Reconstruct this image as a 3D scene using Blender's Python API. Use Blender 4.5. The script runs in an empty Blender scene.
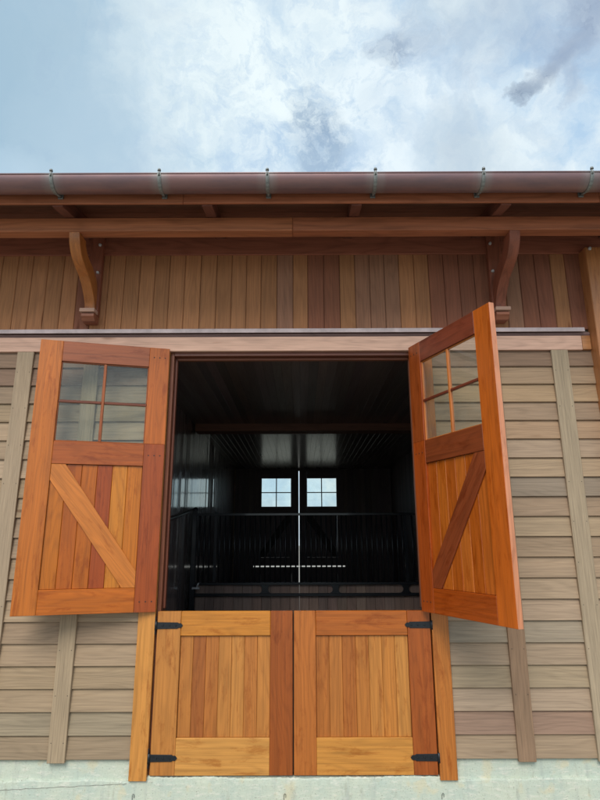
import bpy, bmesh, math, random
from mathutils import Vector, Matrix
random.seed(7)
R = random.Random(11)
sc = bpy.context.scene
col = sc.collection

# ------------------------------------------------------------------ helpers
def srgb(r, g, b, k=1.0):
    def l(c):
        c /= 255.0
        return (c / 12.92 if c <= .04045 else ((c + .055) / 1.055) ** 2.4) * k
    return (l(r), l(g), l(b))

class MB:
    """collects boxes, prisms and tubes; every solid keeps its own wood-grain frame and its own board colour"""
    def __init__(s):
        s.v = []; s.f = []; s.g = []; s.t = []; s.sm = []
    def _add(s, verts, faces, gfun, tone, M=None, smooth=False):
        o = len(s.v)
        ro = Vector((R.uniform(0, 90), R.uniform(0, 90), R.uniform(0, 90)))
        for p in verts:
            p = Vector(p)
            s.g.append(gfun(p) + ro)
            s.v.append(M @ p if M else p)
            s.t.append(tone)
        for f in faces:
            s.f.append([o + i for i in f]); s.sm.append(smooth)
    def box(s, lo, hi, axis=0, tone=(.5, .5, .5), M=None, bev=.003):
        lo = Vector(lo); hi = Vector(hi)
        d = hi - lo
        b = min(bev, .45 * min(d))
        verts = []; idx = {}
        for i in (0, 1):
            for j in (0, 1):
                for k in (0, 1):
                    c = Vector((hi.x if i else lo.x, hi.y if j else lo.y, hi.z if k else lo.z))
                    sg = Vector((-1 if i else 1, -1 if j else 1, -1 if k else 1))
                    for a in range(3):     # vertex lying on face with normal a
                        q = c.copy()
                        for e in range(3):
                            if e != a: q[e] += sg[e] * b
                        idx[(i, j, k, a)] = len(verts); verts.append(q)
        F = []
        for a in range(3):
            o1, o2 = [e for e in range(3) if e != a]
            for sd in (0, 1):
                q = []
                for (m, n) in ((0, 0), (1, 0), (1, 1), (0, 1)):
                    c = [0, 0, 0]; c[a] = sd; c[o1] = m; c[o2] = n
                    q.append(idx[(c[0], c[1], c[2], a)])
                F.append(q)
        for a in range(3):                # edges along axis a
            o1, o2 = [e for e in range(3) if e != a]
            for m in (0, 1):
                for n in (0, 1):
                    c = [0, 0, 0]; c[o1] = m; c[o2] = n
                    c0 = list(c); c0[a] = 0; c1 = list(c); c1[a] = 1
                    F.append([idx[(*c0, o1)], idx[(*c1, o1)], idx[(*c1, o2)], idx[(*c0, o2)]])
        for i in (0, 1):
            for j in (0, 1):
                for k in (0, 1):
                    F.append([idx[(i, j, k, 0)], idx[(i, j, k, 1)], idx[(i, j, k, 2)]])
        oth = [e for e in range(3) if e != axis]
        s._add(verts, F, lambda p: Vector((p[axis], p[oth[0]], p[oth[1]])), tone, M)
    def prism(s, poly, ex, lo, hi, tone, gdir, M=None, smooth=False, bev=0):
        """poly: 2-D points in the plane across axis ex; extruded lo..hi"""
        oth = [e for e in range(3) if e != ex]
        verts = []
        n = len(poly)
        rings = [(lo, 1)] + [(hi, 1)]
        if bev: rings = [(lo, 0), (lo + bev, 1), (hi - bev, 1), (hi, 0)]
        cx = sum(p[0] for p in poly) / n; cy = sum(p[1] for p in poly) / n
        area = sum(poly[i][0] * poly[(i+1) % n][1] - poly[(i+1) % n][0] * poly[i][1] for i in range(n))
        sg = 1 if area > 0 else -1
        def inset(i):
            a = Vector(poly[i - 1]); b_ = Vector(poly[i]); c = Vector(poly[(i + 1) % n])
            d1 = (b_ - a).normalized(); d2 = (c - b_).normalized()
            n1 = Vector((-d1.y, d1.x)) * sg; n2 = Vector((-d2.y, d2.x)) * sg
            m = n1 + n2
            if m.length < 1e-6: m = n1
            m.normalize()
            return b_ + m * bev / max(.4, m.dot(n1))
        for h, full in rings:
            for i in range(n):
                p = Vector(poly[i]) if full else inset(i)
                q = [0, 0, 0]; q[ex] = h; q[oth[0]] = p[0]; q[oth[1]] = p[1]
                verts.append(Vector(q))
        m = len(rings)
        F = [list(range(n)), [(m - 1) * n + i for i in range(n)]]
        for r in range(m - 1):
            for i in range(n):
                j = (i + 1) % n
                F.append([r * n + i, r * n + j, (r + 1) * n + j, (r + 1) * n + i])
        gd = Vector(gdir).normalized()
        e1 = Vector((0, 0, 0)); e1[ex] = 1
        if abs(gd.dot(e1)) > .99:
            e1 = Vector((0, 0, 0)); e1[oth[0]] = 1
        e2 = gd.cross(e1)
        s._add(verts, F, lambda p: Vector((p.dot(gd), p.dot(e2), p.dot(e1))), tone, M)
        if smooth:
            pass
    def tube(s, pts, r, n=10, tone=(.5, .5, .5), M=None, cap=True, smooth=True):
        pts = [Vector(p) for p in pts]
        rr = r if isinstance(r, (list, tuple)) else [r] * len(pts)
        verts = []; F = []
        prev = None
        for i, p in enumerate(pts):
            d = (pts[min(i + 1, len(pts) - 1)] - pts[max(i - 1, 0)]).normalized()
            a = Vector((0, 0, 1)) if abs(d.z) < .9 else Vector((1, 0, 0))
            u = d.cross(a).normalized() if prev is None else (prev - d * prev.dot(d)).normalized()
            prev = u
            w = d.cross(u)
            for k in range(n):
                t = 2 * math.pi * k / n
                verts.append(p + (u * math.cos(t) + w * math.sin(t)) * rr[i])
        for i in range(len(pts) - 1):
            for k in range(n):
                k2 = (k + 1) % n
                F.append([i * n + k, i * n + k2, (i + 1) * n + k2, (i + 1) * n + k])
        o = len(s.v)
        s._add(verts, F, lambda p: p.copy(), tone, M, smooth)
        if cap:
            s.f.append([o + k for k in range(n)]); s.sm.append(False)
            s.f.append([o + (len(pts) - 1) * n + k for k in range(n)]); s.sm.append(False)
    def grid(s, rows, tone, M=None, smooth=True, gf=None):
        n = len(rows[0]); verts = [p for r in rows for p in r]
        F = []
        for i in range(len(rows) - 1):
            for k in range(n - 1):
                F.append([i * n + k, i * n + k + 1, (i + 1) * n + k + 1, (i + 1) * n + k])
        s._add(verts, F, gf or (lambda p: p.copy()), tone, M, smooth)
    def build(s, name, mat, parent=None, label=None, fix=True):
        me = bpy.data.meshes.new(name)
        me.from_pydata([tuple(p) for p in s.v], [], s.f)
        me.polygons.foreach_set('use_smooth', s.sm)
        a = me.attributes.new('gco', 'FLOAT_VECTOR', 'POINT')
        a.data.foreach_set('vector', [c for p in s.g for c in p])
        a = me.attributes.new('tone', 'FLOAT_COLOR', 'POINT')
        a.data.foreach_set('color', [c for p in s.t for c in (p[0], p[1], p[2], 1)])
        if fix:
            bm = bmesh.new(); bm.from_mesh(me)
            bmesh.ops.recalc_face_normals(bm, faces=bm.faces)
            bm.to_mesh(me); bm.free()
        me.materials.append(mat)
        o = bpy.data.objects.new(name, me)
        col.objects.link(o)
        if parent: o.parent = parent
        if label: o['label'] = label
        return o

def copy_tree(o, parent, dx=Vector((0, 0, 0))):
    c = o.copy(); col.objects.link(c); c.parent = parent
    c.location = o.location + dx
    for ch in list(o.children): copy_tree(ch, c)
    return c

def jit(c, a=.12, h=.03):
    k = 1 + R.uniform(-a, a)
    return (c[0] * k * (1 + R.uniform(-h, h)), c[1] * k, c[2] * k * (1 + R.uniform(-h, h)))

# ------------------------------------------------------------------ materials
def newmat(name):
    m = bpy.data.materials.new(name); m.use_nodes = True
    nt = m.node_tree; nt.nodes.clear()
    out = nt.nodes.new('ShaderNodeOutputMaterial')
    return m, nt, out
class NT:
    def __init__(s, nt): s.nt = nt
    def n(s, t, **k):
        x = s.nt.nodes.new(t)
        for a, b in k.items(): setattr(x, a, b)
        return x
    def l(s, a, b): s.nt.links.new(a, b)
    def math(s, op, a, b=None, c=None, clamp=False):
        x = s.n('ShaderNodeMath', operation=op); x.use_clamp = clamp
        for i, v in enumerate((a, b, c)):
            if v is None: continue
            if isinstance(v, (int, float)): x.inputs[i].default_value = v
            else: s.l(v, x.inputs[i])
        return x.outputs[0]
    def vmul(s, v, k):
        x = s.n('ShaderNodeVectorMath', operation='MULTIPLY'); s.l(v, x.inputs[0])
        if isinstance(k, tuple): x.inputs[1].default_value = k
        else: s.l(k, x.inputs[1])
        return x.outputs[0]
    def noise(s, v, scale=1, detail=4, rough=.55, dist=0):
        x = s.n('ShaderNodeTexNoise'); s.l(v, x.inputs['Vector'])
        x.inputs['Scale'].default_value = scale; x.inputs['Detail'].default_value = detail
        x.inputs['Roughness'].default_value = rough; x.inputs['Distortion'].default_value = dist
        return x.outputs[0]
    def ramp(s, f, stops):
        x = s.n('ShaderNodeMapRange'); x.clamp = True
        s.l(f, x.inputs[0]); x.inputs[1].default_value = stops[0]; x.inputs[2].default_value = stops[1]
        x.inputs[3].default_value = stops[2]; x.inputs[4].default_value = stops[3]
        return x.outputs[0]
    def mixc(s, f, a, b, mode='MIX'):
        x = s.n('ShaderNodeMix', data_type='RGBA', blend_type=mode)
        for i, v in ((0, f), (6, a), (7, b)):
            if isinstance(v, (int, float)): x.inputs[i].default_value = v
            elif isinstance(v, tuple): x.inputs[i].default_value = (*v, 1)
            else: s.l(v, x.inputs[i])
        return x.outputs[2]

def wood(name, streak=.35, mottle=.3, ring=.25, rough=.5, coat=0, coat_rough=.2, bump=.25, dark=(.45, .28, .18),
         ringf=70, knots=False, grey=None, fine=60, sat=1.0, tint=None, al=1.5, mv=(1.1, 10, 10), blotch=0, blotchc=(.3, .12, .06)):
    m, nt, out = newmat(name); q = NT(nt)
    g = q.n('ShaderNodeAttribute', attribute_name='gco').outputs['Vector']
    tone = q.n('ShaderNodeAttribute', attribute_name='tone').outputs['Color']
    n1 = q.noise(q.vmul(g, (al, fine, fine)), 1, 4, .6)
    n0 = q.noise(q.vmul(g, (al * 2.6, 190, 190)), 1, 2, .6)
    n2 = q.noise(q.vmul(g, mv), 1, 5, .6)
    n3 = q.noise(q.vmul(g, (.7, 4.5, 4.5)), 1, 2, .5)
    sep = q.n('ShaderNodeSeparateXYZ'); q.l(g, sep.inputs[0])
    ac = q.math('ADD', sep.outputs[1], q.math('MULTIPLY', n3, .55))
    ac = q.math('ADD', ac, q.math('MULTIPLY', n1, .012))
    rg = q.math('SINE', q.math('MULTIPLY', ac, ringf * 2.2))
    rg = q.math('POWER', q.math('MULTIPLY_ADD', rg, .5, .5), 2.5)
    f = q.math('MULTIPLY', q.math('SUBTRACT', n1, .5), streak * 2.4)
    f = q.math('ADD', f, q.math('MULTIPLY', q.math('SUBTRACT', n2, .5), mottle * 2.4))
    f = q.math('SUBTRACT', f, q.math('MULTIPLY', rg, ring))
    f = q.math('ADD', f, q.math('MULTIPLY', q.math('SUBTRACT', n0, .5), streak * 2.2))
    f = q.math('SUBTRACT', f, q.ramp(n0, (.60, .74, 0, streak * .9)))
    k = q.math('ADD', f, 1.04 + ring * .3)
    k = q.math('MAXIMUM', k, .12)
    kc = q.n('ShaderNodeCombineColor')
    for i in range(3): q.l(k, kc.inputs[i])
    c = q.mixc(1.0, tone, kc.outputs[0], 'MULTIPLY')
    dk = q.mixc(1.0, c, dark, 'MULTIPLY')
    df = q.ramp(q.math('ADD', q.math('MULTIPLY', rg, ring * 1.2), q.ramp(n1, (.5, .8, 0, .6))), (.25, 1.2, 0, .75))
    c = q.mixc(df, c, dk)
    if blotch:
        nb = q.noise(q.vmul(g, (3.2, 13, 13)), 1, 7, .72, .3)
        c = q.mixc(q.ramp(nb, (.53, .66, 0, blotch)), c, q.mixc(1.0, tone, blotchc, 'MULTIPLY'))
    if knots:
        v = q.n('ShaderNodeTexVoronoi'); q.l(q.vmul(g, (.9, 5, 5)), v.inputs['Vector']); v.inputs['Scale'].default_value = 1
        kf = q.ramp(v.outputs['Distance'], (.03, .10, .7, 0))
        c = q.mixc(kf, c, q.mixc(1.0, c, (.38, .25, .17), 'MULTIPLY'))
    if grey:
        ng = q.noise(q.vmul(g, (1.6, 5, 5)), 1, 4, .6)
        c = q.mixc(q.ramp(ng, (.38, .68, 0, .55)), c, grey)
    if tint: c = q.mixc(1.0, c, tint, 'MULTIPLY')
    hs = q.n('ShaderNodeHueSaturation'); hs.inputs['Saturation'].default_value = sat; q.l(c, hs.inputs['Color']); c = hs.outputs[0]
    b = q.n('ShaderNodeBsdfPrincipled')
    q.l(c, b.inputs['Base Color'])
    rr = q.math('MULTIPLY_ADD', q.math('SUBTRACT', n1, .5), .35, rough)
    q.l(rr, b.inputs['Roughness'])
    b.inputs['Specular IOR Level'].default_value = .35
    if name.startswith('dark_glossy'): b.inputs['Coat IOR'].default_value = 2.5
    if coat:
        b.inputs['Coat Weight'].default_value = coat; b.inputs['Coat Roughness'].default_value = coat_rough
    bp = q.n('ShaderNodeBump'); bp.inputs['Strength'].default_value = bump; bp.inputs['Distance'].default_value = .003
    q.l(q.math('ADD', n1, q.math('MULTIPLY', rg, -.25)), bp.inputs['Height']); q.l(bp.outputs[0], b.inputs['Normal'])
    q.l(b.outputs[0], out.inputs[0])
    return m

M_fresh = wood('oiled_cedar', sat=1.06, al=.9, mv=(.4, 24, 24), streak=.30, mottle=.22, ring=.14, rough=.4, coat=.4, coat_rough=.22, bump=.18,
               dark=(.62, .42, .30), ringf=55, blotch=.6, blotchc=(.55, .36, .27))
M_redwood = wood('red_brown_stained_cedar', streak=.3, mottle=.28, ring=.14, rough=.45, coat=.2, coat_rough=.3, bump=.2,
                 dark=(.55, .40, .34), ringf=50, blotch=.3, blotchc=(.6, .42, .36))
M_aged = wood('weathered_cedar', tint=(1.05, .975, .95), mv=(.8, 16, 16), streak=.30, mottle=.2, ring=.11, rough=.8, bump=.4, dark=(.62, .50, .42), ringf=60,
              knots=True, fine=75)
M_grey = wood('grey_weathered_batten', tint=(1.05, .98, .96), streak=.38, mottle=.2, ring=.05, rough=.85, bump=.4, dark=(.7, .62, .56), fine=90)
M_eave = wood('brown_eave_timber', mv=(.6, 18, 18), streak=.3, mottle=.3, ring=.18, rough=.55, bump=.25, dark=(.58, .42, .34), ringf=45,
              coat=.1, coat_rough=.4)
M_inside = wood('dark_glossy_interior_boards', streak=.3, mottle=.3, ring=.1, rough=.5, coat=1, coat_rough=.09, bump=.05,
                dark=(.5, .5, .5), fine=40)
M_ceil = wood('dark_satin_ceiling_boards', streak=.2, mottle=.3, ring=.1, rough=.55, coat=.9, coat_rough=.2, bump=.05,
                dark=(.5, .5, .5), fine=40)
M_insidematte = wood('dark_interior_boards', streak=.3, mottle=.35, ring=.1, rough=.6, bump=.1, dark=(.5, .45, .4), fine=40)

def simple(name, c, rough=.5, metal=0, noise=0, nscale=30, bump=0, c2=None, coat=0):
    m, nt, out = newmat(name); q = NT(nt)
    b = q.n('ShaderNodeBsdfPrincipled')
    tc = q.n('ShaderNodeTexCoord').outputs['Object']
    n = q.noise(tc, nscale, 5, .6)
    c2 = c2 or tuple(x * (1 - noise) for x in c)
    q.l(q.mixc(q.ramp(n, (.35, .65, 0, 1)), c, c2), b.inputs['Base Color'])
    b.inputs['Metallic'].default_value = metal
    q.l(q.math('MULTIPLY_ADD', n, .2, rough - .1), b.inputs['Roughness'])
    b.inputs['Coat Weight'].default_value = coat
    if bump:
        bp = q.n('ShaderNodeBump'); bp.inputs['Strength'].default_value = bump; bp.inputs['Distance'].default_value = .004
        q.l(n, bp.inputs['Height']); q.l(bp.outputs[0], b.inputs['Normal'])
    q.l(b.outputs[0], out.inputs[0])
    return m
M_iron = simple('black_iron', (.018, .022, .027), .42, .3, .4, 60, .15)
M_steel = simple('black_painted_steel', (.012, .014, .018), .35, .0, .3, 20, 0, coat=.3)
M_bolt = simple('galvanised_bolt', (.7, .7, .7), .4, .3, .3, 200)
M_peg = simple('dark_plug', (.035, .015, .01), .6, 0, .3, 200)
M_flash = simple('weathered_sheet_metal', (.56, .46, .46), .6, .1, .25, 9, .05)
M_dark = simple('dark_sealant', (.14, .10, .09), .8, 0, .3, 30)
M_roof = simple('grey_metal_roof', (.2, .2, .21), .4, .6, .2, 3)
M_knob = simple('verdigris_strap', (.27, .285, .275), .5, .4, .4, 60, .1)
M_gravel = simple('gravel_ground', (.36, .33, .28), .95, 0, .4, 14, .6)

def copper():
    m, nt, out = newmat('aged_copper'); q = NT(nt)
    b = q.n('ShaderNodeBsdfPrincipled')
    tc = q.n('ShaderNodeTexCoord').outputs['Object']
    n = q.noise(q.vmul(tc, (1.2, 6, 6)), 2, 5, .6)
    n2 = q.noise(q.vmul(tc, (18, 2, 2)), 1, 4, .6)
    c = q.mixc(q.ramp(n, (.35, .68, 0, 1)), (.27, .155, .15), (.19, .125, .135))
    sx = q.n('ShaderNodeSeparateXYZ'); q.l(tc, sx.inputs[0])
    # verdigris wash that has run down beside each hanger strap (they stand every 0.886 m)
    ph = q.math('SUBTRACT', sx.outputs[0], -1.993 - .443)
    ph = q.math('SUBTRACT', q.math('FRACT', q.math('DIVIDE', ph, .886)), .5)
    wd = q.ramp(q.math('ABSOLUTE', ph), (.0, .11, .75, 0))
    wd = q.math('MULTIPLY', wd, q.ramp(n2, (.3, .6, .35, 1)))
    c = q.mixc(wd, c, (.28, .28, .27))
    q.l(c, b.inputs['Base Color']); b.inputs['Metallic'].default_value = .45
    q.l(q.math('MULTIPLY_ADD', n, .25, .3), b.inputs['Roughness'])
    q.l(b.outputs[0], out.inputs[0]); return m
M_copper = copper()

def concrete():
    m, nt, out = newmat('painted_concrete'); q = NT(nt)
    b = q.n('ShaderNodeBsdfPrincipled')
    tc = q.n('ShaderNodeTexCoord').outputs['Object']
    n = q.noise(tc, 3.2, 6, .65); n2 = q.noise(q.vmul(tc, (1, 1, 4)), 11, 6, .7); n3 = q.noise(q.vmul(tc, (9, 9, 1.1)), 1.5, 5, .6)
    n4 = q.noise(tc, 90, 3, .6)
    c = q.mixc(q.ramp(n, (.38, .62, 0, 1)), (.46, .53, .455), (.54, .58, .47))
    c = q.mixc(q.ramp(n2, (.52, .66, 0, .75)), c, (.68, .67, .58))
    c = q.mixc(q.ramp(n3, (.55, .7, 0, .55)), c, (.37, .41, .37))
    v = q.n('ShaderNodeTexNoise'); q.l(tc, v.inputs['Vector']); v.inputs['Scale'].default_value = 5.5; v.inputs['Detail'].default_value = 8
    c = q.mixc(q.ramp(v.outputs[0], (.60, .68, 0, .55)), c, (.62, .55, .36))
    c = q.mixc(q.ramp(n4, (.60, .70, 0, .7)), c, (.2, .19, .16))
    n5 = q.noise(q.vmul(tc, (7, 7, 2)), 2, 7, .72)
    c = q.mixc(q.ramp(n5, (.58, .72, 0, .5)), c, (.30, .29, .22))
    q.l(c, b.inputs['Base Color']); b.inputs['Roughness'].default_value = .85
    bp = q.n('ShaderNodeBump'); bp.inputs['Strength'].default_value = .5; bp.inputs['Distance'].default_value = .006
    q.l(q.math('ADD', n2, q.math('MULTIPLY', n4, .4)), bp.inputs['Height']); q.l(bp.outputs[0], b.inputs['Normal'])
    q.l(b.outputs[0], out.inputs[0]); return m
M_conc = concrete()

def glass():
    m, nt, out = newmat('window_glass'); q = NT(nt)
    t = q.n('ShaderNodeBsdfTransparent'); t.inputs[0].default_value = (.93, .96, .94, 1)
    g = q.n('ShaderNodeBsdfGlossy'); g.inputs['Roughness'].default_value = .02
    tc = q.n('ShaderNodeTexCoord').outputs['Object']
    bp = q.n('ShaderNodeBump'); bp.inputs['Strength'].default_value = .06; bp.inputs['Distance'].default_value = .02
    q.l(q.noise(tc, 3, 1, .4), bp.inputs['Height'])
    lw = q.n('ShaderNodeLayerWeight'); lw.inputs[0].default_value = .5
    q.l(bp.outputs[0], g.inputs['Normal']); q.l(bp.outputs[0], lw.inputs['Normal'])
    fr = q.math('MULTIPLY_ADD', q.math('POWER', lw.outputs['Facing'], 5), .9, .045)
    # a thin film of dust on the pane
    d = q.n('ShaderNodeBsdfDiffuse'); d.inputs[0].default_value = (.55, .58, .52, 1)
    mx = q.n('ShaderNodeMixShader'); q.l(fr, mx.inputs[0]); q.l(t.outputs[0], mx.inputs[1]); q.l(g.outputs[0], mx.inputs[2])
    m2 = q.n('ShaderNodeMixShader')
    q.l(q.ramp(q.noise(tc, 7, 5, .7), (.35, .75, .01, .06)), m2.inputs[0])
    q.l(mx.outputs[0], m2.inputs[1]); q.l(d.outputs[0], m2.inputs[2])
    q.l(m2.outputs[0], out.inputs[0]); return m
M_glass = glass()

# ------------------------------------------------------------------ colours (linear albedo)
GOLD = srgb(206, 146, 82, .80)
TAN = srgb(196, 130, 68, .80)
ORANGE = srgb(193, 112, 54, .82)
RUST = srgb(160, 84, 44, .85)
REDBR = srgb(128, 66, 44, .85)
DKRED = srgb(106, 54, 38, .85)
SALMON = srgb(205, 128, 96, .8)
TAUPE = srgb(158, 144, 122, .82)
BATT = srgb(158, 144, 120, .85)

# ------------------------------------------------------------------ setting
gm = MB()
gm.grid([[Vector((x, y, -.42)) for x in (-400, -30, -6, 6, 30, 400)] for y in (-400, -30, -6, 6, 30, 400)], (.3, .3, .3), smooth=False)
ground = gm.build('ground', M_gravel); ground['kind'] = 'structure'

barn = bpy.data.objects.new('barn', None); col.objects.link(barn)
barn.empty_display_size = .5
barn['label'] = 'timber barn with lapped cedar walls, copper gutter, two open upper doors and closed lower doors'
barn['category'] = 'barn'
XL, XR = -5.2, 5.2
OL, OR_, OT = -1.165, 1.11, 3.598       # the doorway
YB = 9.62                                # back face of the barn

# -- lap siding, one mesh per wall side
PITCH = .1747
def course_tone(side, k):
    t = TAUPE
    r = R.random()
    if side == 'R':
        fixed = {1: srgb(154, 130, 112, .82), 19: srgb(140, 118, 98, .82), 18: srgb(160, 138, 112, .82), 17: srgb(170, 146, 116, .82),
                 16: srgb(152, 134, 112, .82), 15: srgb(168, 144, 116, .82), 0: srgb(166, 148, 122, .8), 5: srgb(158, 148, 128, .8),
                 12: srgb(146, 134, 118, .8), 11: srgb(156, 138, 116, .8), 3: srgb(164, 148, 122, .8)}
    else:
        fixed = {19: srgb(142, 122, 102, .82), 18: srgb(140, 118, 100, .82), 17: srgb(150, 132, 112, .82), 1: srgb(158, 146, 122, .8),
                 2: srgb(164, 146, 120, .8), 0: srgb(154, 138, 114, .8)}
    if k in fixed: return jit(fixed[k], .04, .02)
    u = R.uniform(-10, 7); return jit(srgb(165 + u, 147 + u, 122 + u + R.uniform(-3, 3), .82), .03, .015)
def siding(x0, x1, side):
    m = MB()
    for k in range(21):
        zb = .122 + PITCH * k
        zt = min(zb + PITCH + .018, 3.72)
        if zb > 3.6: break
        # split long runs into boards at random joints hidden behind battens
        t = course_tone(side, k)
        yb, yt = .004, .027
        nseg = 16
        prof = [(yb + .020, zb), (yb + .003, zb), (yb, zb + .003), (yt - .003, zt - .004), (yt + .010, zt)]
        prof = prof + []
        m.prism(prof, 0, x0, x1, t, (1, 0, 0))
    return m.build('lap_siding', M_aged, barn)
sl = siding(XL, -1.338, 'L'); sl['label'] = 'grey brown lapped board wall to the left of the doorway'
sr = siding(1.286, XR, 'R'); sr['label'] = 'grey brown lapped board wall to the right of the doorway, one board redder than the rest'

# -- wall core behind cladding (with the doorway left open)
m = MB()
T = (.16, .12, .09)
def core(x0, x1, z0, z1, y0=.042, y1=.16): m.box((x0, y0, z0), (x1, y1, z1), 0, T, bev=0.001)
core(XL, OL - .02, -.1, 4.86); core(OR_ + .05, XR, -.1, 4.86); core(OL - .02, OR_ + .05, OT + .03, 4.86)
m.build('wall_core', M_insidematte, barn)

# -- battens
BX = [(-2.6556, -2.4998), (-2.012, -1.868), (1.790, 1.934), (2.4357, 2.5943)]
x = -2.58
for i in range(4):
    x -= .644; BX.append((x - .075, x + .075))
x = 2.515
for i in range(4):
    x += .644; BX.append((x - .075, x + .075))
for i, (a, b) in enumerate(BX):
    m = MB()
    c = {0: srgb(172, 156, 132, .8), 1: srgb(164, 148, 122, .82), 2: srgb(148, 124, 100, .85), 3: srgb(168, 155, 131, .82)}.get(i, jit(BATT))
    z0 = .103 if a > 0 or i != 1 else .102
    m.box((a, -.014, z0), (b, .012, 3.597), 2, c, bev=.003)
    # small dark nail heads
    zz = .25
    while zz < 3.5:
        for xx in (a + .022, b - .022):
            if R.random() < .8:
                m.tube([(xx, -.0155, zz), (xx, -.010, zz)], .0035, 6, (.03, .03, .03))
        zz += PITCH * 2
    o = m.build('batten', M_grey if i != 2 else M_aged, barn)
    if i == 2: o['label'] = 'browner rough batten just right of the open right door'

# -- doorway trim
for (a, b, c, lab) in ((-1.3461, -1.2012, srgb(208, 146, 84, .8), 'golden vertical door casing at the left of the doorway'),
                       (1.152, 1.2935, srgb(190, 120, 66, .8), 'orange brown vertical door casing at the right of the doorway')):
    m = MB(); m.box((a, -.012, -.027), (b, .030, 3.597), 2, c, bev=.003)
    m.build('door_casing', M_fresh, barn, lab)
m = MB()
m.box((XL, -.010, 3.599), (2.742, .03, 3.742), 0, srgb(214, 180, 160, .88), bev=.003)
m.build('header_board', M_aged, barn, 'pale wide board running over the doorway')
m = MB()
m.box((2.745, -.010, 3.602), (2.828, .03, 3.742), 0, srgb(196, 140, 96, .8), bev=.003)
m.build('header_end_block', M_fresh, barn)
m = MB()   # shadow gap and drip moulding above the header
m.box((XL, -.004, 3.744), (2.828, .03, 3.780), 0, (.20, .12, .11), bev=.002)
m.box((XL, -.012, 3.757), (2.828, -.005, 3.766), 0, (.30, .2, .19), bev=.002)
m.build('drip_moulding', M_eave, barn)
m = MB()
m.prism([(-.046, 3.772), (-.046, 3.808), (-.040, 3.814), (.014, 3.832), (.014, 3.828), (-.036, 3.803), (-.036, 3.772)], 0, XL, 2.765, (.4, .4, .4), (1, 0, 0))
m.build('flashing', M_flash, barn)

# -- upper wall of vertical boards
m = MB()
x = XL
while x < XR:
    w = R.choice((.150, .150, .155, .158, .09))
    if -2.9 < x < 2.9: w = R.choice((.150, .152, .158, .146))
    c = jit(srgb(170, 122, 84, .86), .10, .015)
    r = R.random()
    if r < .16: c = jit(srgb(140, 92, 70, .84), .06)
    elif r < .42: c = jit(srgb(150, 112, 88, .84), .06)
    m.box((x + .0015, .016, 3.815), (min(x + w, XR) - .0015, .036, 4.86), 2, c, bev=.006)
    x += w
m.build('vertical_board_wall', M_aged, barn)
m = MB()
m.box((XL, -.008, 4.615), (XR, .014, 4.86), 0, srgb(158, 96, 74, .85), bev=.003)
m.build('frieze_board', M_eave, barn)

# -- corner pilaster at the right
m = MB()
m.box((2.832, -.125, .06), (2.985, .03, 4.62), 2, srgb(190, 132, 90, .82), bev=.006)
pil = m.build('pilaster', M_fresh, barn, 'square cedar post standing proud of the wall at the right end')
m = MB(); m.tube([(2.875, -.125, 4.60), (2.875, -.141, 4.60)], [.02, .012], 10); m.build('bolt', M_bolt, pil)

# -- foundation
m = MB()
rows = []
def jag(x, s): return math.sin(x * 3.1 + s) * .006 + math.sin(x * 11.7 + s * 2) * .004 + R.uniform(-.004, .004)
m.box((XL, .034, -.6), (-1.348, .2, .118), 0, (.5, .5, .5), bev=.004)
m.box((1.296, .034, -.6), (XR, .2, .118), 0, (.5, .5, .5), bev=.004)
m.box((-1.346, .030, -.6), (1.294, .5, -.006), 0, (.5, .5, .5), bev=.004)
def lip(x0, x1, zt, slope=0):
    n = int((x1 - x0) / .02)
    A = []
    for i in range(n + 1):
        x = x0 + (x1 - x0) * i / n
        z = zt + slope * (x - x0) + jag(x, x0)
        y = .012 + R.uniform(-.003, .003)
        A.append([Vector((x, .036, z + .004)), Vector((x, y + .006, z + R.uniform(-.002, .003))), Vector((x, y, z - .010)), Vector((x, .010 + R.uniform(-.001, .001), z - .05)), Vector((x, .010, -.6))])
    m.grid(A, (.5, .5, .5), smooth=False)
lip(XL, -1.347, -.045, .004); lip(1.295, XR, -.026)
lip(-1.347, 1.295, -.010)
fnd = m.build('foundation', M_conc, barn, 'pale green painted concrete base under the walls and doors', fix=False)
for xx in (-1.33 + .02, -.10, 1.16, 2.45):
    mm = MB()
    xs = xx
    mm.tube([(xs, .008, -.165), (xs, .002, -.13), (xs + .008, -.002, -.118), (xs + .016, .002, -.126), (xs + .015, .008, -.15)], .0018, 6)
    mm.build('form_tie', M_iron, fnd)
# a long diagonal crack in the parge coat at the left
mm = MB()
pts = []
for i in range(60):
    t = i / 59
    pts.append((-3.0 + 1.64 * t, .0085, -.118 + .068 * t + R.uniform(-.0025, .0025)))
mm.tube(pts, .0011, 5); mm.build('crack', M_dark, fnd)

# -- jambs of the doorway
m = MB()
c = srgb(132, 78, 54, .8)
m.box((OL - .035, .032, 0), (OL, .20, OT), 2, c); m.box((OR_, .032, 0), (OR_ + .04, .20, OT), 2, c)
m.box((OL, .028, 3.562), (OR_, .20, OT), 0, srgb(120, 70, 52, .8))
m.box((OL + .001, .085, 1.27), (OL + .022, .13, 3.561), 2, srgb(120, 66, 46, .8)); m.box((OR_ - .022, .085, 1.27), (OR_ - .001, .13, 3.561), 2, c)
m.box((OL + .022, .085, 3.535), (OR_ - .022, .13, 3.560), 0, c)
m.build('door_frame', M_redwood, barn)
m = MB(); m.box((OL, .034, -.005), (OR_, .20, .0), 0, (.1, .08, .06)); m.build('sill', M_insidematte, barn)

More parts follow.
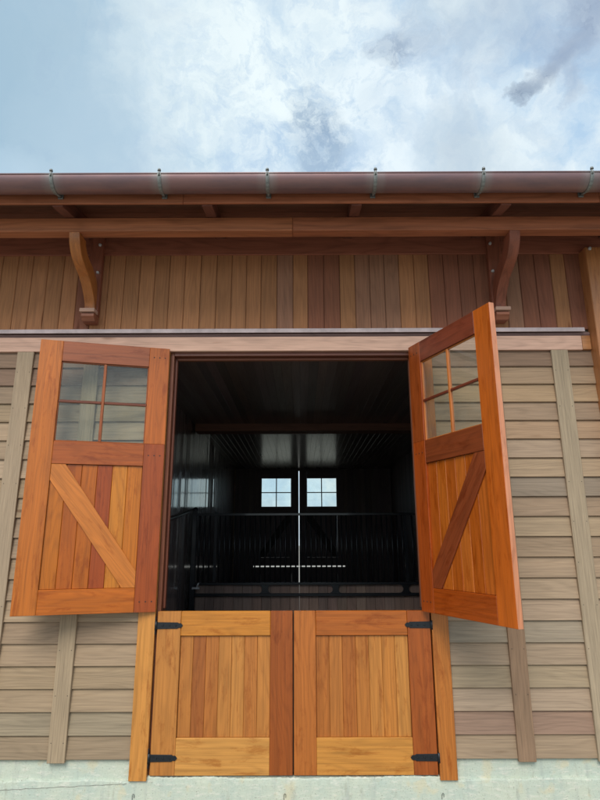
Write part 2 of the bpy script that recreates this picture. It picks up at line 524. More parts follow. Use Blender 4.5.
# ------------------------------------------------------------------ doors
def frame_M(h, d, n):
    d = Vector(d).normalized(); n = Vector(n).normalized()
    M = Matrix(((d.x, n.x, 0, h[0]), (d.y, n.y, 0, h[1]), (0, 0, 1, h[2]), (0, 0, 0, 1)))
    return M
DW, DH, DT = 1.136, 2.359, .046
def upper_leaf(M, tones, label, mat, matp, fine=True):
    fr = MB()
    fs, hs, tr, mr, br = tones['free'], tones['hinge'], tones['top'], tones['mid'], tones['bot']
    # frame: stiles and rails, face at n = 0
    if fine:
        fr.box((DW - .192, -DT, 0), (DW, 0, DH), 2, fs, M)
        fr.box((0, -DT, 0), (.18, 0, 1.44), 2, tones.get('hinge_low', hs), M, bev=.002)
        fr.box((0, -DT, 1.4405), (.18, 0, DH), 2, hs, M, bev=.002)
    else:
        fr.box((DW - .192, -DT, 0), (DW, 0, DH), 2, fs, M); fr.box((0, -DT, 0), (.18, 0, DH), 2, hs, M)
    fr.box((.1805, -DT + .001, 2.168), (DW - .1925, -.001, DH), 0, tr, M)
    fr.box((.1805, -DT + .001, 1.238), (DW - .1925, -.001, 1.438), 0, mr, M)
    fr.box((.1805, -DT + .001, 0), (DW - .1925, -.001, .198), 0, br, M)
    if 'lit_edge' in tones: fr.box((DW + .0002, -DT + .0005, .0005), (DW + .0024, -.0005, DH - .0005), 2, tones['lit_edge'], M, bev=.0008)  # thin paler band: stronger light on the free end face, put into its colour
    door = fr.build('upper_door', mat, barn, label)
    pn = MB()
    bs = tones['panel']; n = len(bs); w = (DW - .192 - .18) / n
    for i, c in enumerate(bs):
        pn.box((.181 + i * w + .0012, -DT + .008, .199), (.181 + (i + 1) * w - .0012, -.018, 1.237), 2, c, M, bev=.003)
    pn.box((.1815, -DT + .016, .1995), (DW - .1935, -.028, 1.2365), 2, bs[0], M, bev=.0005)
    pn.build('panel', matp, door)
    b = MB()
    x1 = DW - .1935
    b.prism([(.826, 1.236), (x1, 1.236), (x1, 1.098), (.292, .200), (.182, .200), (.182, .335)], 1, -.0175, -.003, tones['brace'],
            (.72, 0, .85), M, bev=.002)
    b.build('brace', mat, door)
    mu = MB()
    xm, zm = .566, 1.800
    mt = tones['muntin']
    mu.box((xm - .013, -.036, 1.439), (xm + .013, -.008, 2.167), 2, mt, M, bev=.004)
    mu.box((.181, -.035, zm - .012), (xm - .0135, -.009, zm + .012), 0, tones.get('mh', mt), M, bev=.004)
    mu.box((xm + .0135, -.035, zm - .012), (DW - .193, -.009, zm + .012), 0, tones.get('mh', mt), M, bev=.004)
    # glazing beads round the opening
    for (a, c_, e, g) in ((.1812, .190, 1.439, 2.167), (DW - .201, DW - .1932, 1.439, 2.167)):
        mu.box((a, -.034, e), (c_, -.012, g), 2, mt, M, bev=.002)
    mu.box((.1905, -.034, 1.439), (DW - .2015, -.012, 1.447), 0, mt, M, bev=.002)
    mu.box((.1905, -.034, 2.159), (DW - .2015, -.012, 2.167), 0, mt, M, bev=.002)
    mu.build('muntin', mat, door)
    for (a, c_) in ((.190, xm - .013), (xm + .013, DW - .201)):
        for (e, g) in ((1.447, zm - .012), (zm + .012, 2.159)):
            p = MB(); p.box((a, -.026, e), (c_, -.0225, g), 0, (.5, .5, .5), M, bev=.0005); p.build('pane', M_glass, door)
    if fine:
        for z in (2.262, 1.335, .085):
            for s_ in (.038, .088, .138):
                p = MB(); p.tube([M @ Vector((s_, -.003, z)), M @ Vector((s_, .0012, z))], .0062, 10); p.build('peg', M_peg, door)
    return door
aL = math.radians(165.574); dL = (math.cos(aL), -math.sin(aL), 0); nL = (-math.sin(aL) * 1.0, -math.cos(aL) * 1.0 * 1, 0)
# the face turned to the viewer
def facing(d):
    n = Vector((-d[1], d[0], 0))
    return n if n.y < 0 else -n
ML = frame_M((-1.1961, -.036, 1.2533), dL, facing(dL))
aR = math.radians(112.032); dR = (-math.cos(aR), -math.sin(aR), 0)
MR = frame_M((1.0675, -.0441, 1.2533), dR, facing(dR))
doorL = upper_leaf(ML, dict(free=srgb(196, 116, 60, .82), hinge=srgb(190, 108, 58, .82), hinge_low=srgb(158, 80, 46, .85), top=srgb(158, 92, 62, .82),
    mid=srgb(172, 94, 52, .82), bot=srgb(190, 108, 54, .82), brace=srgb(206, 128, 70, .82), muntin=srgb(160, 92, 56, .8), mh=srgb(120, 66, 46, .8),
    panel=[srgb(196, 118, 56, .8), srgb(206, 132, 64, .8), srgb(158, 78, 44, .85), srgb(184, 104, 50, .8), srgb(178, 98, 48, .8), srgb(192, 114, 54, .8)]),
    'upper door leaf swung fully open against the left wall, dark board in its panel', M_fresh, M_fresh)
doorR = upper_leaf(MR, dict(lit_edge=srgb(214, 146, 112, .85), free=srgb(196, 106, 56, .82), hinge=srgb(158, 82, 48, .82), hinge_low=srgb(168, 84, 48, .85), top=srgb(128, 66, 48, .8),
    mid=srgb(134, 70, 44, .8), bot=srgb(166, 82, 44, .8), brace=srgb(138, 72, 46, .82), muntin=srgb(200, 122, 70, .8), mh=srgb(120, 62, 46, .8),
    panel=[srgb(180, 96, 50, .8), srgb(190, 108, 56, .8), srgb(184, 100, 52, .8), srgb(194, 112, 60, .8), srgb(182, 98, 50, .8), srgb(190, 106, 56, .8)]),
    'upper door leaf swung half open towards the viewer at the right', M_fresh, M_fresh)

def lower_leaf(x0, x1, s0, s1, tones, label, hinge_side, inside=None, y0=.004, mat=M_fresh, H=1.2533):
    """one lower leaf between x0 and x1; panel opening s0..s1"""
    y1 = y0 + .048
    fr = MB()
    fr.box((x0, y0, .006), (s0, y1, H), 2, tones['l']); fr.box((s1, y0, .006), (x1, y1, H), 2, tones['r'])
    fr.box((s0 + .0005, y0 + .001, 1.055), (s1 - .0005, y1 - .001, H), 0, tones['t'], bev=.006)
    fr.box((s0 + .0005, y0 + .001, .006), (s1 - .0005, y1 - .001, .277), 0, tones['b'])
    d = fr.build('lower_door', mat, barn, label)
    pn = MB(); bs = tones['p']; w = (s1 - s0 - .002) / len(bs)
    for i, c in enumerate(bs):
        pn.box((s0 + .001 + i * w + .001, y0 + .020, .278), (s0 + .001 + (i + 1) * w - .001, y1 - .006, 1.054), 2, c, bev=.0025)
    pn.box((s0 + .0012, y0 + .028, .2785), (s1 - .0012, y1 - .012, 1.0535), 2, bs[0], bev=.0005)
    pn.build('panel', mat, d)
    if hinge_side:
        for zc in (1.140, .134):
            h = MB()
            sg = hinge_side           # +1: strap runs to the right
            xe = x0 - .010 if sg > 0 else x1 + .010
            L = .228
            P = []
            hh = .027
            pts = [(0, hh), (L * .80, hh * .92), (L * .86, hh * .62), (L * .90, hh * .72), (L * .95, hh * .55), (L, 0)]
            P = [(xe + sg * a, zc + b) for a, b in pts] + [(xe + sg * a, zc - b) for a, b in reversed(pts[:-1])]
            h.prism(P, 1, y0 - .0075, y0 - .0005, (.02, .02, .02), (1, 0, 0), bev=.0015)
            h.tube([(xe, y0 - .008, zc - .036), (xe, y0 - .008, zc + .036)], .011, 12)
            h.box((min(xe, xe - sg * .012), y0 - .012, zc - .072), (max(xe, xe - sg * .012), y0 - .0005, zc + .072), 2, (.02, .02, .02), bev=.002)
            for a in (.06, .115, .17):
                h.tube([(xe + sg * a, y0 - .007, zc), (xe + sg * a, y0 - .0115, zc)], [.009, .005], 8)
            hg = h.build('strap_hinge', M_iron, d)
    return d
lower_leaf(-1.183, -.030, -.983, -.218, dict(l=srgb(194, 132, 76, .8), r=srgb(152, 84, 46, .84), t=srgb(206, 138, 72, .8), b=srgb(212, 154, 90, .8),
    p=[srgb(190, 126, 72, .78), srgb(164, 100, 58, .78), srgb(182, 116, 66, .78), srgb(194, 132, 76, .78), srgb(200, 138, 80, .78), srgb(188, 122, 70, .78), srgb(196, 132, 76, .78)]),
    'closed lower door leaf left of the gap, its right stile dark red brown', +1)
lower_leaf(-.019, 1.142, .165, .948, dict(l=srgb(186, 114, 64, .82), r=srgb(160, 88, 48, .84), t=srgb(178, 104, 56, .82), b=srgb(210, 148, 82, .8),
    p=[srgb(180, 112, 62, .78), srgb(186, 120, 68, .78), srgb(176, 108, 60, .78), srgb(188, 122, 68, .78), srgb(198, 134, 76, .78), srgb(196, 130, 72, .78), srgb(202, 140, 80, .78)]),
    'closed lower door leaf right of the gap, with mottled red brown stiles', -1)
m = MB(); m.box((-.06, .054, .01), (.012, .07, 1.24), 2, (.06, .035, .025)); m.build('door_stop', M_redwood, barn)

# ------------------------------------------------------------------ eaves
BEAM_F, BEAM_B, BEAM_Z0, BEAM_Z1 = -.600, -.480, 4.530, 4.663
m = MB()
xs = [XL, -1.2, 2.1, XR]
cs = [srgb(178, 112, 76, .85), srgb(170, 104, 72, .85), srgb(178, 110, 76, .85)]
xs = [XL, -.02, 3.6, XR]
for i in range(3):
    m.box((xs[i], BEAM_F, BEAM_Z0), (xs[i + 1] - .002, BEAM_B, BEAM_Z1), 0, cs[i], bev=.006)
m.build('eave_beam', M_eave, barn)
SL = .20
def roofz(y): return 4.665 + SL * (y + .6)      # underside of rafters
xr = -2.03 - 1.28 * 2
while xr < XR:
    m = MB()
    m.prism([(-.848, roofz(-.848)), (-.848, roofz(-.848) + .12), (.04, roofz(.04) + .12), (.04, roofz(.04))], 0, xr - .045, xr + .045,
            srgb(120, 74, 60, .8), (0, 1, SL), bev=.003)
    m.build('rafter', M_eave, barn)
    xr += 1.28
m = MB()
yy = -.845
while yy < .03:
    y2 = min(yy + .14, .035)
    m.prism([(yy + .001, roofz(yy) + .1205), (yy + .001, roofz(yy) + .140), (y2 - .001, roofz(y2) + .140), (y2 - .001, roofz(y2) + .1205)], 0, XL, XR,
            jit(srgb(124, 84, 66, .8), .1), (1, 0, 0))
    yy = y2
m.build('soffit_boards', M_eave, barn)
m = MB()
xs = [XL, -.95, 2.6, XR]
for i in range(3):
    m.box((xs[i], -.875, 4.630), (xs[i + 1] - .0015, -.849, 4.80), 0, jit(srgb(176, 110, 78, .82), .05), bev=.004)
m.build('fascia', M_eave, barn, 'narrow orange brown board under the gutter')
# gutter
GY, GZ, GR = -.993, 4.757, .101
m = MB()
NS = 28
outer = []; 
def gp(r, t): return (GY + r * math.cos(t), GZ + r * math.sin(t))
rows = []
for x in [XL - .05 + i * .35 for i in range(31)]:
    row = []
    for k in range(NS + 1):
        t = math.pi + math.pi * k / NS
        yv, zv = gp(GR, t); row.append(Vector((x, yv, zv)))
    for k in range(NS, -1, -1):
        t = math.pi + math.pi * k / NS
        yv, zv = gp(GR - .004, t); row.append(Vector((x, yv, zv)))
    row.append(row[0].copy())
    rows.append(row)
m.grid(rows, (.3, .2, .2))
m.tube([(XL - .05, GY - GR + .002, GZ + .004), (XL - .05 + .35 * 30, GY - GR + .002, GZ + .004)], .0085, 10)
gut = m.build('gutter', M_copper, barn, 'half round copper gutter along the eave')
gut.visible_shadow = True
hang = None
for k in range(-3, 9):
    xh = -1.993 + .886 * k
    if not XL < xh < XR: continue
    if hang is None:
        h = MB()
        rows = []
        n = 22
        for i in range(n + 1):
            t = math.pi * .97 + (math.pi * .90) * i / n
            a = gp(GR + .002, t); b = gp(GR + .006, t)
            rows.append([Vector((-.014, a[0], a[1])), Vector((-.014, b[0], b[1])), Vector((.014, b[0], b[1])), Vector((.014, a[0], a[1])), Vector((-.014, a[0], a[1]))])
        h.grid(rows, (.3, .3, .3), smooth=False)
        h.tube([(0, GY - GR - .006, GZ - .02), (0, GY - GR - .006, GZ + .026)], .0085, 8)
        h.tube([(0, GY - GR - .006, GZ + .024), (0, GY - GR - .006, GZ + .040)], [.015, .012], 8)
        h.box((-.022, -.890, 4.665), (.022, -.877, 4.735), 2, (.3, .3, .3), bev=.002)
        h.tube([(0, -.96, 4.662), (0, -.885, 4.685)], .010, 8)
        hang = h.build('gutter_strap', M_knob, gut); hang.location.x = xh
    else:
        c = hang.copy(); col.objects.link(c); c.parent = gut; c.location.x = xh
# roof
m = MB()
for sgn in (1,):
    m.prism([(-.90, roofz(-.90) + .142), (-.90, roofz(-.90) + .17), (4.75, roofz(4.75) + .17), (YB + 1.0, roofz(4.75) + .17 - SL * (YB + 1 - 4.75)),
             (YB + 1.0, roofz(4.75) + .142 - SL * (YB + 1 - 4.75)), (4.75, roofz(4.75) + .142)], 0, XL - .2, XR + .2, (.2, .2, .2), (0, 1, 0))
m.build('roof', M_roof, barn)

# brackets: wall post, curved brace, corbel, bolts
def bez(pts, n=10):
    out = []
    P = [Vector(p) for p in pts]
    P = [P[0]] + P + [P[-1]]
    for i in range(1, len(P) - 2):
        for k in range(n):
            t = k / n
            a, b, c, d = P[i - 1], P[i], P[i + 1], P[i + 2]
            out.append(.5 * ((2 * b) + (-a + c) * t + (2 * a - 5 * b + 4 * c - d) * t * t + (-a + 3 * b - 3 * c + d) * t ** 3))
    out.append(P[-2]); return out
def bracket(xc, tone_brace, dy=0, label=None):
    p = MB()
    p.box((xc - .066, -.050, 3.95), (xc + .066, .014, 4.86), 2, srgb(150, 88, 66, .8), bev=.004)
    post = p.build('bracket', M_eave, barn, label)
    c = MB()
    front = bez([(-.590, 4.5285), (-.560, 4.430), (-.490, 4.340), (-.385, 4.283), (-.28, 4.238), (-.17, 4.150), (-.105, 4.065), (-.085, 3.990)])
    back = bez([(-.052, 3.992), (-.052, 4.20), (-.10, 4.30), (-.20, 4.365), (-.33, 4.410), (-.41, 4.470), (-.425, 4.5285)])
    poly = [tuple(v) for v in front] + [tuple(v) for v in back]
    c.prism([(a, b) for a, b in poly], 0, xc - .048, xc + .048, tone_brace, (0, .7, -.7), bev=.004)
    c.build('brace', M_eave if xc > 0 else M_fresh, post)
    k = MB()
    k.box((xc - .072, -.150, 3.952), (xc + .072, -.052, 3.988), 0, srgb(190, 158, 140, .8), bev=.004)
    k.build('ledge', M_aged, post)
    k = MB()
    k.prism([(-.110, 3.90), (-.128, 3.915), (-.128, 3.942), (-.110, 3.951), (.012, 3.951), (.012, 3.875), (-.09, 3.875)], 0, xc - .062, xc + .062, srgb(160, 100, 74, .8), (1, 0, 0), bev=.003)
    k.build('corbel', M_eave, post)
    for z in (4.70, 4.40):
        b = MB(); b.tube([(xc + .035 * (-1 if xc > 0 else 1), -.049, z), (xc + .035 * (-1 if xc > 0 else 1), -.068, z)], [.017, .011], 8); b.build('bolt', M_bolt, post)
    return post
bracket(-1.978, srgb(184, 118, 70, .82), label='curved timber eave bracket at the left, its brace lighter than its post')
bracket(1.969, srgb(146, 84, 62, .82), label='curved timber eave bracket at the right, behind the open door')

# ------------------------------------------------------------------ inside
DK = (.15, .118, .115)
def boards(m, plane, a0, a1, lo, hi, c0, axis, w=.09, tilt=.0, tone=DK, th=.02, sgn=1):
    """vertical / long boards laid side by side; plane: the axis they are thin along"""
    a = a0
    while a < a1:
        b = min(a + w, a1)
        t = jit(tone, .25, .08)
        if plane == 'x':      # wall in x = c0, boards run z, stack along y
            off = R.uniform(-tilt, tilt)
            cx, cy = c0, (a + b) / 2
            Mt = Matrix.Translation((cx, cy, 0)) @ Matrix.Rotation(off, 4, 'Z')
            m.box((0 if sgn < 0 else -th, -(b - a) / 2 + .001, lo), (th if sgn < 0 else 0, (b - a) / 2 - .001, hi), 2, t, Mt, bev=.004)
        elif plane == 'y':    # wall in y = c0, boards run z, stack along x
            m.box((a + .001, c0, lo), (b - .001, c0 + th, hi), 2, t, bev=.004)
        elif plane == 'z':    # ceiling, boards run y, stack along x
            Mt = Matrix.Translation(((a + b) / 2, 0, c0)) @ Matrix.Rotation(R.uniform(-tilt, tilt), 4, 'Y')
            m.box((-(b - a) / 2 + .0005, lo, 0), ((b - a) / 2 - .0005, hi, th), 1, t, Mt, bev=.0012)
        a = b
IXL, IXR, FY = -1.66, 2.35, 9.50
CZ = 3.665
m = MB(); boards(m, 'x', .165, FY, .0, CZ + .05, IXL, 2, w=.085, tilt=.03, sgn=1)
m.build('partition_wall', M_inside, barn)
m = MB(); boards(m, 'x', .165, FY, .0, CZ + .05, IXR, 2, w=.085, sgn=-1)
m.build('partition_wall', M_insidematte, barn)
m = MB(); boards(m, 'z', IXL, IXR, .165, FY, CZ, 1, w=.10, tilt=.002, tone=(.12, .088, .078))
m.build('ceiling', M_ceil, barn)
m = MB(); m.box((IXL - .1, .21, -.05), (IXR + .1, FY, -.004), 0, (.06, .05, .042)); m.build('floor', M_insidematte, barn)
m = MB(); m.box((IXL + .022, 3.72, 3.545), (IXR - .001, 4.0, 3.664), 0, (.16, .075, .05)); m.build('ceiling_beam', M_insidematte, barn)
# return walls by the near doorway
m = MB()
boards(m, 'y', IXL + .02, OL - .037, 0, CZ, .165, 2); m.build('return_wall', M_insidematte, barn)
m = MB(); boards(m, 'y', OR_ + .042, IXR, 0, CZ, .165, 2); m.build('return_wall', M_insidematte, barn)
# far wall with its own pair of dutch doors
FZ = 3.62
FC = -.006
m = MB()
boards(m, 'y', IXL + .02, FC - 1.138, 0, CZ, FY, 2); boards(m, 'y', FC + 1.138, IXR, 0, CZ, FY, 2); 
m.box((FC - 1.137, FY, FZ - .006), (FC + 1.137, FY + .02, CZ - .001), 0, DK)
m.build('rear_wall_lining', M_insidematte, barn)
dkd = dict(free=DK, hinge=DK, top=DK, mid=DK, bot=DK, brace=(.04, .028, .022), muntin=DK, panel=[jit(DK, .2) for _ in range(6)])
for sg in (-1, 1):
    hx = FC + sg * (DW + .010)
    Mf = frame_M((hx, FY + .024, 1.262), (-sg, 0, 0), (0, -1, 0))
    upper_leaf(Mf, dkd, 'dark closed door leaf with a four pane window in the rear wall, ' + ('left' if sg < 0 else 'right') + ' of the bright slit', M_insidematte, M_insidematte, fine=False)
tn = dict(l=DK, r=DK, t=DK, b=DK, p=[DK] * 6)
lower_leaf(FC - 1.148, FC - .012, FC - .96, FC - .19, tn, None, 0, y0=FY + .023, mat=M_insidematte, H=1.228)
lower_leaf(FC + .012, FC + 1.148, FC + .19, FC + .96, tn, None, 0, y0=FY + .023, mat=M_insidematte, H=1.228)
# shell: rear and end walls
m = MB()
zt = 4.86
for k in range(28):
    zb = -.3 + .19 * k
    for (a, b) in ((XL, FC - 1.152), (FC + 1.152, XR)):
        if zb < zt: m.box((a, FY + .03, zb), (b, YB, min(zb + .189, zt)), 0, jit(TAUPE), bev=.002)
    if FZ < zb < zt: m.box((FC - 1.152, FY + .03, max(zb, FZ)), (FC + 1.152, YB, min(zb + .189, zt)), 0, jit(TAUPE), bev=.002)
m.box((FC - 1.152, FY + .03, FZ), (FC + 1.152, YB - .002, 3.70), 0, TAUPE, bev=.002)
m.box((FC - 1.152, FY, -.3), (FC + 1.152, YB, 0), 0, (.2, .2, .2), bev=.002)
m.build('rear_wall', M_aged, barn)
for xe in (XL, XR):
    m = MB()
    def rt(y): return roofz(min(y, 9.5 - y)) + .14
    for k in range(31):
        zb = -.3 + .19 * k
        # gable: width narrows above the eaves
        y0, y1 = .0, YB
        if zb + .19 > roofz(0) + .13:
            y0 = max(0, (zb + .19 - roofz(0) - .13) / SL); y1 = 9.5 - y0
        if y1 - y0 < .3: break
        m.box((xe - .03 if xe < 0 else xe, y0, zb), (xe if xe < 0 else xe + .03, y1, zb + .189), 1, jit(TAUPE), bev=.002)
    m.build('end_wall', M_aged, barn)

# ------------------------------------------------------------------ stall front (stands inside the barn)
st = bpy.data.objects.new('stall_front', None); col.objects.link(st); st.location = (.3, 3.65, 0)
st['label'] = 'black steel barred stall front across the dark room behind the lower doors'
st['category'] = 'stall front'
SY = 3.65
def stp(m, name, mat, label=None):
    o = m.build(name, mat, st, label); o.matrix_parent_inverse = Matrix.Translation((-.3, -3.65, 0)); return o
m = MB(); m.box((-1.605, SY - .04, 0), (-1.525, SY + .04, 2.30), 2, (.02, .02, .02), bev=.006)
m.tube([(-1.565, SY, 2.295), (-1.565, SY, 2.315), (-1.565, SY, 2.335), (-1.565, SY, 2.35)], [.048, .05, .034, .008], 12)
stp(m, 'post', M_steel)
m = MB(); m.box((IXR - .075, SY - .04, 0), (IXR - .003, SY + .04, 2.30), 2, (.02, .02, .02), bev=.006); stp(m, 'post', M_steel)
for xp in (-1.245, 1.62):
    m = MB(); m.box((xp - .025, SY - .025, 1.252), (xp + .025, SY + .025, 2.218), 2, (.02, .02, .02), bev=.004); 
    if xp < 0: m.prism([(xp - .02, 2.25), (xp - .02, 2.29), (xp + .06, 2.25)], 1, SY - .018, SY + .018, (.02, .02, .02), (0, 0, 1))
    stp(m, 'mullion', M_steel)
m = MB(); m.box((-1.525, SY - .022, 2.22), (IXR - .075, SY + .022, 2.255), 0, (.02, .02, .02)); stp(m, 'top_rail', M_steel)
m = MB()
m.box((-1.525, SY - .025, 1.214), (IXR - .075, SY + .025, 1.250), 0, (.02, .02, .02))
m.box((-1.525, SY - .025, 1.055), (IXR - .075, SY + .025, 1.098), 0, (.02, .02, .02))
import itertools
for xd in (-.49, .55, 1.59):     # spacers with rounded hollows between the slots
    pts = []
    for k in range(9):
        t = -math.pi / 2 + math.pi * k / 8
        pts.append((xd + .095 - .055 * math.cos(t), 1.156 + .058 * math.sin(t)))
    left = [(2 * xd - a, b) for a, b in pts]
    m.prism(pts + left[::-1], 1, SY - .022, SY + .022, (.02, .02, .02), (0, 0, 1))
stp(m, 'slotted_rail', M_steel)
x = -1.49
while x < IXR - .09:
    if min(abs(x + 1.245), abs(x - 1.62)) > .04:
        m = MB(); m.tube([(x, SY, 1.249), (x, SY, 2.221)], .0125, 8); stp(m, 'bar', M_steel)
    x += .0765
m = MB(); 
x = -1.524
while x < IXR - .09:
    m.box((x + .001, SY + .03, 0.0), (min(x + .14, IXR - .08) - .001, SY + .06, 1.246), 2, jit((.24, .165, .135), .2, .04), bev=.003); x += .14
stp(m, 'kick_boards', M_insidematte)
m = MB(); m.box((-1.56, SY - .075, 1.16), (-1.45, SY - .035, 1.19), 0, (.02, .02, .02)); m.tube([(-1.50, SY - .05, 1.17), (-1.46, SY - .09, 1.25)], .012, 8)
stp(m, 'latch', M_bolt)
# sloping rail on the left partition
m = MB()
m.tube([(IXL + .03, .25, 1.93), (IXL + .03, 1.6, 2.05), (IXL + .035, 2.6, 2.16), (IXL + .05, 3.3, 2.26), (-1.60, SY - .03, 2.31)], .022, 8)
stp(m, 'side_rail', M_steel)

# ------------------------------------------------------------------ sky, sun, camera
SUN_EL, SUN_AZ = math.radians(44), math.radians(193)     # compass-like angle: 180 = from behind the viewer
w = bpy.data.worlds.new('World'); sc.world = w; w.use_nodes = True
nt = w.node_tree; nt.nodes.clear(); q = NT(nt)
out = q.n('ShaderNodeOutputWorld')
sky = q.n('ShaderNodeTexSky', sky_type='NISHITA'); sky.sun_disc = False
sky.sun_elevation = SUN_EL; sky.sun_rotation = SUN_AZ; sky.air_density = 1.0; sky.dust_density = .6; sky.ozone_density = 1.2
d = q.n('ShaderNodeTexCoord').outputs['Generated']
nrm = q.n('ShaderNodeVectorMath', operation='NORMALIZE'); q.l(d, nrm.inputs[0]); d = nrm.outputs[0]
def blob(v, a0, a1, amp=1.0, wob=0.0, wn=None):
    """mask round a direction: 1 inside cos a0, 0 outside a1 (degrees)"""
    dp = q.n('ShaderNodeVectorMath', operation='DOT_PRODUCT'); q.l(dv if wob else d, dp.inputs[0]); dp.inputs[1].default_value = Vector(v).normalized()
    return q.ramp(dp.outputs['Value'], (math.cos(math.radians(a1)), math.cos(math.radians(a0)), 0, amp))
# wobble the directions so that the masks get ragged edges
nz = q.n('ShaderNodeTexNoise'); q.l(d, nz.inputs['Vector']); nz.inputs['Scale'].default_value = 7; nz.inputs['Detail'].default_value = 7; nz.inputs['Roughness'].default_value = .62
sub = q.n('ShaderNodeVectorMath', operation='SUBTRACT'); q.l(nz.outputs['Color'], sub.inputs[0]); sub.inputs[1].default_value = (.5, .5, .5)
sc_ = q.n('ShaderNodeVectorMath', operation='SCALE'); q.l(sub.outputs[0], sc_.inputs[0]); sc_.inputs['Scale'].default_value = .12
dv = q.n('ShaderNodeVectorMath', operation='ADD'); q.l(d, dv.inputs[0]); q.l(sc_.outputs[0], dv.inputs[1])
dn = q.n('ShaderNodeVectorMath', operation='NORMALIZE'); q.l(dv.outputs[0], dn.inputs[0]); dv = dn.outputs[0]
cn = q.noise(q.vmul(dv, (1, 1, 1.6)), 2.6, 8, .6, 0)
cn2 = q.noise(dv, 9, 8, .64, 0.1)
cover = q.ramp(cn, (.30, .52, .55, 1))
thick = q.ramp(cn2, (.35, .7, 0, 1))
white = q.mixc(q.ramp(cn2, (.38, .6, 0, 1)), (.52, .71, .88), (.88, .98, 1.0))
greyc = (.42, .53, .65)
c = q.mixc(q.ramp(cn, (.42, .66, 0, .5)), white, greyc)
def M(a, b): return q.math('MULTIPLY', a, b)
# broad smooth grey-blue bank to the left
c = q.mixc(blob((-.46, .66, .60), 6, 24, .95, 1), c, (.36, .52, .64))
c = q.mixc(blob((-.44, .78, .45), 2, 8, .6, 1), c, (.60, .76, .88))
c = q.mixc(blob((-.30, .755, .585), 2, 9, .35, 1), c, (.56, .70, .80))
# bright break in the middle
c = q.mixc(M(blob((-.06, .73, .68), 3, 14, .8, 1), q.ramp(cn2, (.3, .55, .2, 1))), c, (.90, 1.0, 1.0))
c = q.mixc(M(blob((.16, .76, .63), 3, 10, .6, 1), q.ramp(cn2, (.3, .55, .3, 1))), c, (.84, .94, .99))
fine = q.noise(dv, 30, 7, .7, 0)
c = q.mixc(M(blob((.02, .75, .66), 4, 17, .7, 1), q.ramp(fine, (.48, .64, 0, 1))), c, (.50, .66, .82))
c = q.mixc(M(blob((.30, .66, .68), 3, 14, .4, 1), q.ramp(q.noise(dv, 12, 7, .66, 0), (.46, .62, 0, 1))), c, (.48, .60, .72))
# tattered dark scraps
tat = q.ramp(q.noise(dv, 22, 7, .72, 0), (.42, .58, 1, .2))
for v, a0, a1, am, cc in (((.022, .745, .666), .5, 2.4, .85, (.40, .53, .66)), ((.028, .775, .63), 1.0, 3.4, 1, (.33, .45, .58)), ((.03, .80, .60), 1, 3.2, .95, (.38, .51, .65)),
                      ((-.045, .79, .61), .6, 3.2, .8, (.44, .60, .78)), ((-.10, .795, .60), .5, 2.6, .6, (.46, .62, .80)), ((.09, .79, .61), .5, 2.2, .6, (.46, .62, .80)),
                      ((.143, .697, .703), .3, 1.9, 1, (.33, .42, .53)), ((.125, .690, .712), .2, 1.4, .9, (.38, .47, .58)), ((.18, .67, .72), .5, 3, .5, (.5, .6, .68)),
                      ((.323, .698, .639), .1, .9, 1, (.26, .33, .42)), ((.335, .688, .643), .1, 1.0, 1, (.30, .37, .46)), ((.350, .672, .652), .1, 1.1, 1, (.32, .39, .48)),
                      ((.362, .656, .662), .2, 1.3, .9, (.36, .43, .52)), ((.375, .640, .670), .3, 1.7, .85, (.38, .45, .54)), ((.392, .61, .688), .5, 2.4, .85, (.38, .45, .54)),
                      ((.41, .57, .71), .8, 3.6, .8, (.38, .45, .54)), ((.385, .665, .64), .1, 1.0, .6, (.42, .5, .6)), ((.392, .68, .62), .1, 1.1, .6, (.44, .52, .62)),
                      ((.19, .60, .78), .6, 3.2, .6, (.42, .50, .58))):
    c = q.mixc(M(blob(v, a0, a1, am, 1), q.math('MAXIMUM', tat, .75 if v[0] > .3 else .35)), c, cc)
c = q.mixc(blob((.26, .60, .76), 1, 8, .55, 1), c, (.56, .68, .76))
c = q.mixc(blob((.25, .765, .59), 1, 5.0, .65, 1), c, (.52, .62, .69))
bgS = q.n('ShaderNodeBackground'); q.l(sky.outputs[0], bgS.inputs[0]); bgS.inputs[1].default_value = .10
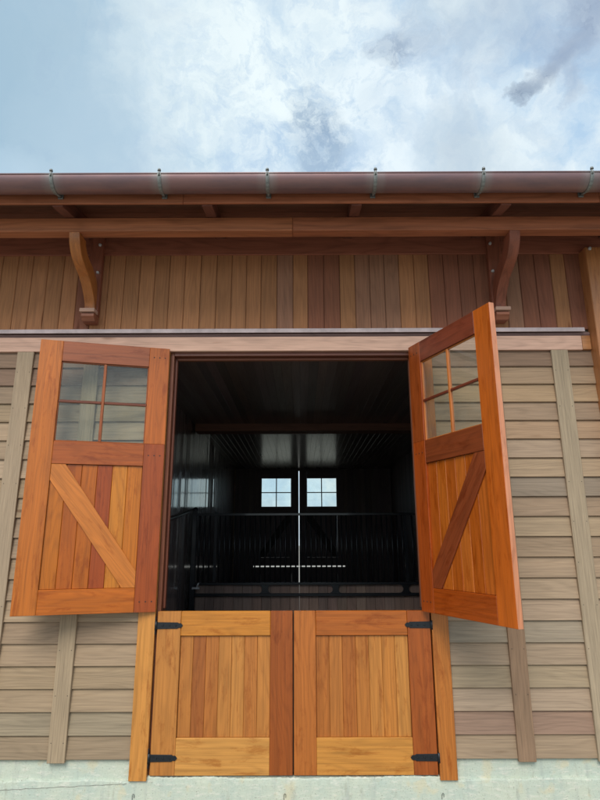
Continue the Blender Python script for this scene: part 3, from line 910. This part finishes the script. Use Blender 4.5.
bgC = q.n('ShaderNodeBackground'); q.l(c, bgC.inputs[0]); bgC.inputs[1].default_value = .52
mx = q.n('ShaderNodeMixShader'); q.l(q.math('MULTIPLY', cover, .93), mx.inputs[0]); q.l(bgS.outputs[0], mx.inputs[1]); q.l(bgC.outputs[0], mx.inputs[2])
q.l(mx.outputs[0], out.inputs[0])

sl_ = bpy.data.lights.new('sun', 'SUN'); sl_.energy = 1.3; sl_.angle = math.radians(32); sl_.color = (1, .95, .87)
so = bpy.data.objects.new('sun', sl_); col.objects.link(so)
# direction towards the sun: in front of the facade (-Y), a little to the left
az = math.radians(13)
ds = Vector((-math.sin(az) * math.cos(SUN_EL), -math.cos(az) * math.cos(SUN_EL), math.sin(SUN_EL)))
so.rotation_euler = ds.to_track_quat('Z', 'Y').to_euler(); so.location = ds * 20

cam = bpy.data.cameras.new('camera'); co = bpy.data.objects.new('camera', cam); col.objects.link(co); sc.camera = co
cam.sensor_fit = 'HORIZONTAL'; cam.sensor_width = 36; cam.lens = 567.1832 / 600 * 36
cam.clip_end = 2000; cam.clip_start = .05
pitch, yaw, roll = .2458, -.0012, -.0034
cy, sy = math.cos(yaw), math.sin(yaw); cp, sp = math.cos(pitch), math.sin(pitch)
fwd = Vector((sy * cp, cy * cp, sp)); right = Vector((cy, -sy, 0)); up = right.cross(fwd)
r2 = math.cos(roll) * right + math.sin(roll) * up; u2 = -math.sin(roll) * right + math.cos(roll) * up
co.matrix_world = Matrix(((r2.x, u2.x, -fwd.x, .0455), (r2.y, u2.y, -fwd.y, -5.1492), (r2.z, u2.z, -fwd.z, 1.824), (0, 0, 0, 1)))

sc.render.engine = 'CYCLES'
sc.cycles.max_bounces = 10; sc.cycles.diffuse_bounces = 5; sc.cycles.glossy_bounces = 5; sc.cycles.transparent_max_bounces = 16
sc.render.resolution_x = 768; sc.render.resolution_y = 1024
vs = sc.view_settings; vs.view_transform = 'Standard'; vs.look = 'None'; vs.exposure = 1.05; vs.gamma = 1; vs.use_curve_mapping = False
